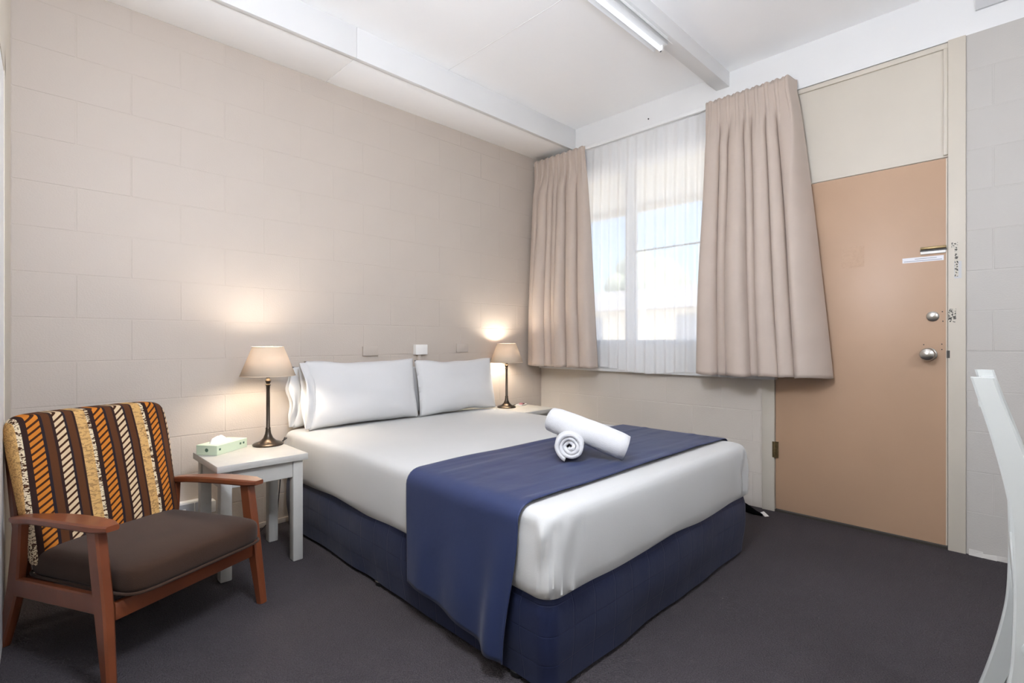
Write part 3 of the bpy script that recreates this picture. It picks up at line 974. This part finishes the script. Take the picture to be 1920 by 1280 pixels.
# rolled towels
def towel(name, p0, p1, rad, seed, label, squash=1.0, lift=0.0):
    p0, p1 = Vector(p0), Vector(p1)
    o = empty(name, p0); tag(o, label, 'towel', 'rolled white towels on the runner')
    ax = (p1 - p0); L = ax.length; ax.normalize()
    side = ax.cross(Vector((0, 0, 1))).normalized(); up = side.cross(ax).normalized()
    turns = 3.1; N = 110
    th = rad / (turns + 0.6) * 0.86
    def cen(t):
        a = -t * turns * 2 * math.pi + R(250)
        r = rad - th / 2 - (rad - th * 1.02) * t
        r *= 1 + 0.045 * nz(math.cos(a) * 1.5, math.sin(a) * 1.5, seed)
        return a, r
    def fn(i, j):
        b = j
        return None
    mb = MB()
    rings = []
    nb = 14
    for k in range(nb):
        b = k / (nb - 1)
        edge = 1 - 0.06 * (max(0, abs(b - .5) * 2 - .8) / .2) ** 2
        ringp = []
        outer = []; inner = []
        for i in range(N + 1):
            a, r = cen(i / N)
            for lst, off in ((outer, th / 2), (inner, -th / 2)):
                rr = (r + off) * edge
                x = math.cos(a) * rr; z = math.sin(a) * rr * squash
                z = max(z, -rad * squash * 0.93)
                w = 0.004 * nz(b * 6, a, seed)
                telesc = (0.010 * math.sin(a * 1.0 + seed) + 0.012 * (1 - i / N)) * (1 if b > .5 else -1) * (abs(b - .5) * 2) ** 3
                q = ax * (b * L + telesc) + side * (x + w) + up * (z + w * .5)
                q.z += lift * math.sin(math.pi * min(1, b * 1.0)) * 1.0
                lst.append(q)
        rings.append(outer + inner[::-1])
    mb.loft(rings, cap=False)
    # end caps as strips
    n2 = 2 * (N + 1)
    for kk in (0, nb - 1):
        base = kk * n2
        for i in range(N):
            mb.f.append((base + i, base + i + 1, base + n2 - 2 - i, base + n2 - 1 - i))
    t = mb.build('roll', 'towel', o, smooth=False)
    for p in t.data.polygons: p.use_smooth = True
    return o
ZR = ZT + 0.014
towel('rolled_towel', (-1.775, -1.762, ZR + 0.066), (-1.535, -1.575, ZR + 0.056), 0.068, 2.0, 'rolled white towel shown end-on with its spiral facing out', squash=0.95)
towel('rolled_towel', (-1.598, -1.905, ZR + 0.062), (-1.713, -1.622, ZR + 0.156), 0.060, 5.0, 'rolled white towel lying across the other, leaning down to the right', squash=0.96, lift=0.006)

# ------------------------------------------------------------------ bedside tables
def side_table(loc, w, d, h, label):
    o = empty('bedside_table', loc); tag(o, label, 'side table', 'white bedside tables')
    MB().box((-w / 2, -d / 2, h - 0.032), (w / 2, d / 2, h)).build('table_top', 'table_white', o, bevel=0.004, smooth=True)
    lw = 0.048; ix, iy = w / 2 - 0.018, d / 2 - 0.018
    for sx in (-1, 1):
        for sy in (-1, 1):
            x0 = sx * ix - (lw if sx > 0 else 0); y0 = sy * iy - (lw if sy > 0 else 0)
            MB().box((x0, y0, 0.0), (x0 + lw, y0 + lw, h - 0.032)).build('leg', 'table_white', o, bevel=0.005, smooth=True)
    for s in (-1, 1):
        MB().box((-ix + lw, s * (iy - 0.008), h - 0.112), (ix - lw, s * (iy - 0.028), h - 0.033)).build('apron', 'table_white', o, bevel=0.002)
        MB().box((s * (ix - 0.008), -iy + lw, h - 0.112), (s * (ix - 0.028), iy - lw, h - 0.033)).build('apron', 'table_white', o, bevel=0.002)
    return o
side_table((-2.575, -0.405, 0), 0.40, 0.41, 0.520, 'distressed white bedside table holding the tissue box and left lamp')
side_table((-0.500, -0.235, 0), 0.40, 0.41, 0.530, 'white bedside table in the window corner holding the right lamp')

# ------------------------------------------------------------------ lamps
def lamp(loc, label, cord_pts):
    o = empty('table_lamp', loc); tag(o, label, 'lamp', 'bedside lamps')
    MB().lathe([(0.074, 0.0), (0.075, 0.006), (0.070, 0.011), (0.062, 0.014), (0.040, 0.022), (0.024, 0.038), (0.015, 0.060), (0.0115, 0.085)], 40).build('base', 'lamp_metal', o, smooth=True)
    MB().lathe([(0.0125, 0.083), (0.0125, 0.090), (0.0095, 0.094), (0.0090, 0.29), (0.010, 0.312), (0.013, 0.314), (0.013, 0.318), (0.009, 0.322),
                (0.012, 0.330), (0.014, 0.338), (0.010, 0.346), (0.008, 0.350), (0.011, 0.358), (0.007, 0.366), (0.007, 0.41)], 24).build('stem', 'lamp_metal', o, smooth=True)
    sh = MB().lathe([(0.133, 0.365), (0.075, 0.515)], 56, cap=False).build('shade', 'shade', o, smooth=True, solid=0.0015)
    for r, z in ((0.133, 0.365), (0.075, 0.515)):
        m = MB(); m.tube([(r * math.cos(a * math.pi / 28), r * math.sin(a * math.pi / 28), z) for a in range(57)], 0.0022, 6)
        m.build('rim', 'shade', sh, smooth=True)
    MB().lathe([(0.013, 0.405), (0.014, 0.43), (0.024, 0.452), (0.027, 0.468), (0.022, 0.486), (0.008, 0.496)], 20).build('bulb', 'bulb', o, smooth=True)
    for a in range(3):
        q = a * 2.0944
        MB().tube([(0.008 * math.cos(q), 0.008 * math.sin(q), 0.50), (0.075 * math.cos(q), 0.075 * math.sin(q), 0.513)], 0.0014, 6).build('spider_arm', 'lamp_metal', o)
    MB().tube(cord_pts, 0.0028, 8).build('cord', 'black', o, smooth=True)
    return o
lamp((-2.448, -0.275, 0.5202), 'lit table lamp with beige shade on the left bedside table',
     [(0.07, 0.01, 0.005), (0.10, 0.03, 0.012), (0.118, 0.06, 0.012), (0.126, 0.11, 0.006), (0.128, 0.15, -0.03), (0.128, 0.17, -0.20), (0.105, 0.16, -0.42), (0.0, 0.15, -0.508), (-0.06, 0.05, -0.514), (-0.12, 0.12, -0.512)])
lamp((-0.565, -0.135, 0.5302), 'lit table lamp with beige shade in the far window corner',
     [(0.07, 0.01, 0.005), (0.10, 0.03, 0.006), (0.14, 0.04, 0.005), (0.17, 0.06, 0.005)])

# ------------------------------------------------------------------ small things on the tables
tb = empty('tissue_box', (-2.660, -0.262, 0.5202), R(36)); tag(tb, 'pale green tissue box with a white tissue pulled out', 'tissue box')
MB().box((-0.105, -0.057, 0), (0.105, 0.057, 0.047)).build('carton', 'green_card', tb, bevel=0.002)
def tis(u, v):
    a = u * 6.2832; r = 0.038 * (1 - v) ** .6 + 0.004
    z = 0.046 + 0.030 * v + 0.006 * nz(math.cos(a) * 2, math.sin(a) * 2, v * 3)
    rr = r * (1 + 0.35 * nz(math.cos(a) * 1.6, math.sin(a) * 1.6, v * 2 + 4))
    return (-0.015 + rr * math.cos(a) * 1.5, rr * math.sin(a) * .8 + 0.008 * v, z)
to = MB().grid(tis, 26, 9, closed_u=True).build('tissue', 'tissue', tb)
for p in to.data.polygons: p.use_smooth = True
dk = mat('dark_green_print', '#4e6a58', 0.6, 0.2, 90)
MB().lathe([(0.009, 0), (0.009, 0.0006), (0.001, 0.0007)], 16).build('printed_mark', dk, tb)
q = [c for c in tb.children if c.name.startswith('printed_mark')][0]
q.data.transform(Matrix.Translation((-0.1052, 0.0, 0.024)) @ Matrix.Rotation(R(-90), 4, 'Y'))
for x in (-0.088, 0.055, 0.078):
    MB().box((x - 0.006, -0.0576, 0.022), (x + 0.006, -0.057, 0.032)).build('printed_mark', dk, tb)

ty = empty('sachet_tray', (-0.385, -0.125, 0.5302), R(20)); tag(ty, 'small white tray on the window corner table', 'tray')
MB().loft([[(x * s, y * s, z) for x, y in ((-.05, -.03), (.05, -.03), (.05, .03), (-.05, .03))] for s, z in ((0.9, 0), (1, 0.012), (0.94, 0.012), (0.86, 0.004))], cap=True).build('dish', 'white_plastic', ty)
sc_ = MB().box((-0.014, -0.012, 0.0), (0.022, 0.014, 0.016)).build('sachet', 'pink', bevel=0.004, smooth=True)
sc_.location = (-0.388, -0.125, 0.5345); sc_.rotation_euler = (0, 0, R(24)); tag(sc_, 'pink wrapped sachet lying in the small tray', 'sachet')
sc2 = MB().box((-0.012, -0.010, 0.0), (0.012, 0.010, 0.010)).build('soap_packet', mat('maroon_wrap', '#5a2430', 0.5, 0.1, 60), bevel=0.003, smooth=True)
sc2.location = (-0.351, -0.117, 0.5345); sc2.rotation_euler = (0, 0, R(50)); tag(sc2, 'dark maroon packet at the end of the small tray', 'packet')

# ------------------------------------------------------------------ wall fittings
def plate(px0, py0, px1, py1, proud, m, name, label, cat):
    a = onb(px0, py1); b = onb(px1, py0)
    o = MB().box((a[0], -proud, a[2]), (b[0], 0.004, b[2])).build(name, m, bevel=0.002, smooth=True)
    return tag(o, label, cat)
plate(679, 649, 707, 667, 0.016, 'wall_beige', 'blanking_plate', 'beige painted-over switch plate above the left pillows', 'switch plate')
plate(855, 644, 876, 660, 0.014, 'wall_beige', 'blanking_plate', 'beige painted-over switch plate above the right pillows', 'switch plate')
ws_ = empty('switch_box', onb(786, 655)); tag(ws_, 'white square switch box with conduit above the bed head', 'switch')
MB().box((-0.050, -0.034, -0.036), (0.050, 0.004, 0.036)).build('cover', 'white_plastic', ws_, bevel=0.003, smooth=True)
MB().box((-0.020, -0.020, -0.40), (0.004, 0.004, -0.037)).build('conduit', 'wall_beige', ws_, bevel=0.003, smooth=True)
po = empty('power_outlet', (-2.76, 0, 0.19)); tag(po, 'grey double power outlet on the wall behind the armchair', 'power outlet')
MB().box((-0.095, -0.040, -0.045), (0.078, 0.004, 0.045)).build('casing', 'white_plastic', po, bevel=0.003, smooth=True)
MB().box((-0.088, -0.043, -0.040), (0.026, -0.039, 0.036)).build('faceplate', 'grey_plastic', po, bevel=0.001)
MB().box((0.032, -0.043, -0.040), (0.072, -0.039, 0.036)).build('faceplate', 'grey_plastic', po, bevel=0.001)
MB().box((-0.030, -0.048, 0.004), (-0.012, -0.042, 0.012)).build('rocker', 'white_plastic', po, bevel=0.001)
MB().box((0.085, -0.050, -0.03), (0.125, 0.004, 0.03)).build('plug', 'white_plastic', po, bevel=0.004, smooth=True)

# ------------------------------------------------------------------ draught snake by the door
ds = empty('draught_snake', (-0.075, -1.5, 0.0)); tag(ds, 'black fabric draught snake on the floor by the hinge jamb', 'draught stopper')
pts = []; rad = []
for k in range(26):
    t = k / 25
    y = lerp(0.62, -0.455, t)
    x = -0.01 + 0.02 * math.sin(t * 5) - 0.06 * sm(0.75, 1.0, t)
    r = 0.036 * (1 - 0.25 * t) * min(1, (1 - t) * 7 + .25, t * 9 + .3)
    pts.append((x, y, max(r, .008) + 0.0005)); rad.append(max(r, 0.006))
MB().tube(pts, rad, 14).build('body', 'black_cloth', ds, smooth=True)
MB().hexa([(-0.085, -0.47, 0.002), (-0.060, -0.485, 0.002), (-0.057, -0.478, 0.002), (-0.08, -0.462, 0.002)],
          [(-0.075, -0.445, 0.018), (-0.055, -0.455, 0.022), (-0.052, -0.45, 0.022), (-0.072, -0.438, 0.018)]).build('care_tag', 'white_plastic', ds)

# ------------------------------------------------------------------ armchair
ch = empty('armchair', (-3.062, -0.722, 0), R(24)); tag(ch, 'wooden armchair with striped back and brown seat cushion', 'armchair')
def sweep(path, sizes, name, m, parent, bev=0.006):
    """a bar of rectangular section along a path of points; sizes: (half width x, half depth along the in-plane normal)"""
    rings = []
    P = [Vector(p) for p in path]
    for k, p in enumerate(P):
        t = (P[min(k + 1, len(P) - 1)] - P[max(k - 1, 0)]).normalized()
        sx = Vector((1, 0, 0)); n = t.cross(sx)
        if n.length < .1: sx = Vector((0, 1, 0)); n = t.cross(sx)
        n.normalize(); sx = n.cross(t).normalized()
        hw, hd = sizes[k]
        c = min(bev, hw * .45, hd * .45)
        sec = [(-hw + c, -hd), (hw - c, -hd), (hw, -hd + c), (hw, hd - c), (hw - c, hd), (-hw + c, hd), (-hw, hd - c), (-hw, -hd + c)]
        rings.append([p + sx * a + n * b for a, b in sec])
    return MB().loft(rings).build(name, m, parent, smooth=True)
for s in (-1, 1):
    x = 0.276 * s
    # front leg: broad at the arm, tapering to the foot
    sweep([(x, -0.228, 0.478), (x, -0.246, 0.36), (x, -0.265, 0.24), (x * 1.01, -0.284, 0.12), (x * 1.02, -0.303, 0.0)],
          [(0.017, 0.026), (0.017, 0.027), (0.017, 0.027), (0.016, 0.022), (0.015, 0.017)], 'leg', 'wood', ch)
    # rear leg
    sweep([(x * .97, 0.195, 0.450), (x * .97, 0.205, 0.34), (x * .97, 0.222, 0.22), (x * .97, 0.262, 0.10), (x * .97, 0.300, 0.0)],
          [(0.016, 0.023), (0.016, 0.026), (0.016, 0.030), (0.016, 0.023), (0.015, 0.016)], 'leg', 'wood', ch)
    # arm: paddle shaped
    arm = []
    szs = []
    for k in range(13):
        t = k / 12
        y = lerp(-0.300, 0.238, t)
        z = lerp(0.492, 0.452, t) + 0.010 * math.sin(math.pi * t)
        w = 0.024 + 0.014 * math.sin(math.pi * min(1, t * 1.2 + .12)) ** .7
        w *= min(1, 0.62 + t * 8, 0.45 + (1 - t) * 7)
        arm.append((x - 0.004 * s, y, z)); szs.append((w, 0.0125 * min(1, .7 + t * 5, .6 + (1 - t) * 4)))
    sweep(arm, szs, 'armrest', 'wood', ch, 0.008)
    # side rail
    sweep([(x * .985, -0.258, 0.248), (x * .985, 0.222, 0.225)], [(0.012, 0.030), (0.012, 0.030)], 'side_rail', 'wood', ch, 0.004)
MB().box((-0.255, -0.284, 0.195), (0.255, -0.262, 0.250)).build('front_rail', 'wood', ch, bevel=0.004, smooth=True)
MB().box((-0.250, 0.205, 0.190), (0.250, 0.228, 0.245)).build('rear_rail', 'wood', ch, bevel=0.004, smooth=True)
for k in range(4):
    zz = 0.36 + k * 0.11
    yy = 0.262 + (zz - 0.3) * 0.22
    MB().box((-0.24, yy, zz), (0.24, yy + 0.014, zz + 0.045)).build('back_slat', 'wood', ch, bevel=0.003, smooth=True)
for s in (-1, 1):
    sweep([(0.235 * s, 0.232, 0.22), (0.235 * s, 0.292, 0.45), (0.235 * s, 0.352, 0.755)], [(0.014, 0.018), (0.014, 0.018), (0.012, 0.014)], 'back_post', 'wood', ch)

def superbox(cx, cy, cz, hx, hy, hz, e1, e2, tf, name, m, parent, n=48, k=24):
    """a soft box (superellipsoid) passed through the shaping function tf"""
    def sg(a, e): return math.copysign(abs(a) ** e, a)
    def fn(u, v):
        a = u * 2 * math.pi; b = (v - .5) * math.pi
        x = sg(math.cos(b), e1) * sg(math.cos(a), e2); y = sg(math.cos(b), e1) * sg(math.sin(a), e2); z = sg(math.sin(b), e1)
        return tf(cx + hx * x, cy + hy * y, cz + hz * z, x, y, z)
    o = MB().grid(fn, n, k, closed_u=True).build(name, m, parent)
    bm = bmesh.new(); bm.from_mesh(o.data)
    bmesh.ops.remove_doubles(bm, verts=bm.verts[:], dist=0.0005)
    bmesh.ops.recalc_face_normals(bm, faces=bm.faces[:])
    bm.to_mesh(o.data); bm.free()
    for p in o.data.polygons: p.use_smooth = True
    return o
def seat_tf(x, y, z, a, b, c):
    z += 0.012 * (1 - a * a) * (1 - b * b) * (1 if c > 0 else 0)
    z += -0.04 * (y + 0.05)
    return (x, y, z)
st = superbox(0, -0.065, 0.305, 0.249, 0.292, 0.056, 0.42, 0.22, seat_tf, 'seat_cushion', 'seat', ch, 96, 36)
# piping seam round the lower edge of the seat
sp = []
for k in range(81):
    a = k / 80 * 2 * math.pi
    def sg(q, e): return math.copysign(abs(q) ** e, q)
    y = -0.065 + 0.294 * sg(math.sin(a), .22)
    sp.append((0.251 * sg(math.cos(a), .22), y, 0.268 - 0.04 * (y + 0.05)))
MB().tube(sp, 0.005, 8).build('piping', 'seat', st, smooth=True)
def back_tf(x, y, z, a, b, c):
    # reclined, with a swell at the bottom and rounded top corners
    h = z - 0.27
    yy = y + 0.20 * h / 0.5 * .62 + 0.03 * max(0, (h - .3)) 
    yy -= 0.020 * math.sin(math.pi * min(1, max(0, h / .5))) * (1 if b < 0 else 0) * (1 - a * a)
    wx = 1.0 - 0.05 * sm(0.42, 0.15, h) * (1 if abs(a) > 0 else 0)
    return (x * wx, yy, z)
superbox(0, 0.160, 0.535, 0.272, 0.060, 0.268, 0.20, 0.55, lambda x, y, z, a, b, c: back_tf(x, y, z, a, b, c), 'back_cushion', 'stripes', ch, 120, 80)

# ------------------------------------------------------------------ white dining chair at the right edge
dc = empty('dining_chair', (-1.733, -3.299, 0), R(-88)); tag(dc, 'white curved-back dining chair cropped by the right edge', 'chair')
# local: +x is the way the chair faces, y across
def edge_x(z):
    P = [(0.0, -0.345), (0.19, -0.290), (0.37, -0.254), (0.5, -0.247), (0.6, -0.247), (0.72, -0.253), (0.85, -0.277), (0.99, -0.312)]
    for (z0, x0), (z1, x1) in zip(P[:-1], P[1:]):
        if z <= z1: break
    k = P.index((z1, x1)); g = lambda i: P[max(0, min(len(P) - 1, i))]
    m0 = (g(k)[1] - g(k - 2)[1]) / (g(k)[0] - g(k - 2)[0]); m1 = (g(k + 1)[1] - g(k - 1)[1]) / (g(k + 1)[0] - g(k - 1)[0])
    h = z1 - z0; t = (z - z0) / h
    return (2*t**3 - 3*t*t + 1) * x0 + (t**3 - 2*t*t + t) * h * m0 + (-2*t**3 + 3*t*t) * x1 + (t**3 - t*t) * h * m1
def post(y):
    rings = []
    for k in range(41):
        z = 0.99 * k / 40
        hd = lerp(0.019, 0.029, sm(0.0, 0.45, z)); hd = lerp(hd, 0.019, sm(0.6, 0.99, z)); hw = 0.014; c = 0.004
        x = edge_x(z) + hd
        sec = [(-hd + c, -hw), (hd - c, -hw), (hd, -hw + c), (hd, hw - c), (hd - c, hw), (-hd + c, hw), (-hd, hw - c), (-hd, -hw + c)]
        rings.append([Vector((x + a, y + b, z)) for a, b in sec])
    return MB().loft(rings).build('rear_post', 'chair_white', dc, smooth=True)
post(-0.20); post(0.20)
def slat(y0, y1, name):
    rings = []
    for k in range(13):
        z = lerp(0.56, 0.97, k / 12)
        x = edge_x(z) + 0.024
        rings.append([(x - .005, y0, z), (x + .005, y0, z), (x + .005, y1, z), (x - .005, y1, z)])
    MB().loft(rings).build(name, 'chair_white', dc, smooth=True)
for y in (-0.13, -0.02, 0.09): slat(y, y + 0.05, 'back_slat')
MB().box((-0.300, -0.19, 0.925), (-0.272, 0.19, 0.975)).build('top_rail', 'chair_white', dc, bevel=0.005, smooth=True)
MB().box((-0.246, -0.19, 0.53), (-0.222, 0.19, 0.57)).build('lower_rail', 'chair_white', dc, bevel=0.004, smooth=True)
MB().box((-0.235, -0.225, 0.43), (0.20, 0.225, 0.458)).build('seat', 'chair_white', dc, bevel=0.010, smooth=True)
for s in (-1, 1):
    sweep([(0.165, 0.195 * s, 0.43), (0.175, 0.20 * s, 0.0)], [(0.018, 0.018), (0.013, 0.013)], 'front_leg', 'chair_white', dc)
    MB().box((-0.235, 0.195 * s - 0.009, 0.375), (0.165, 0.195 * s + 0.009, 0.43)).build('seat_rail', 'chair_white', dc, bevel=0.003)
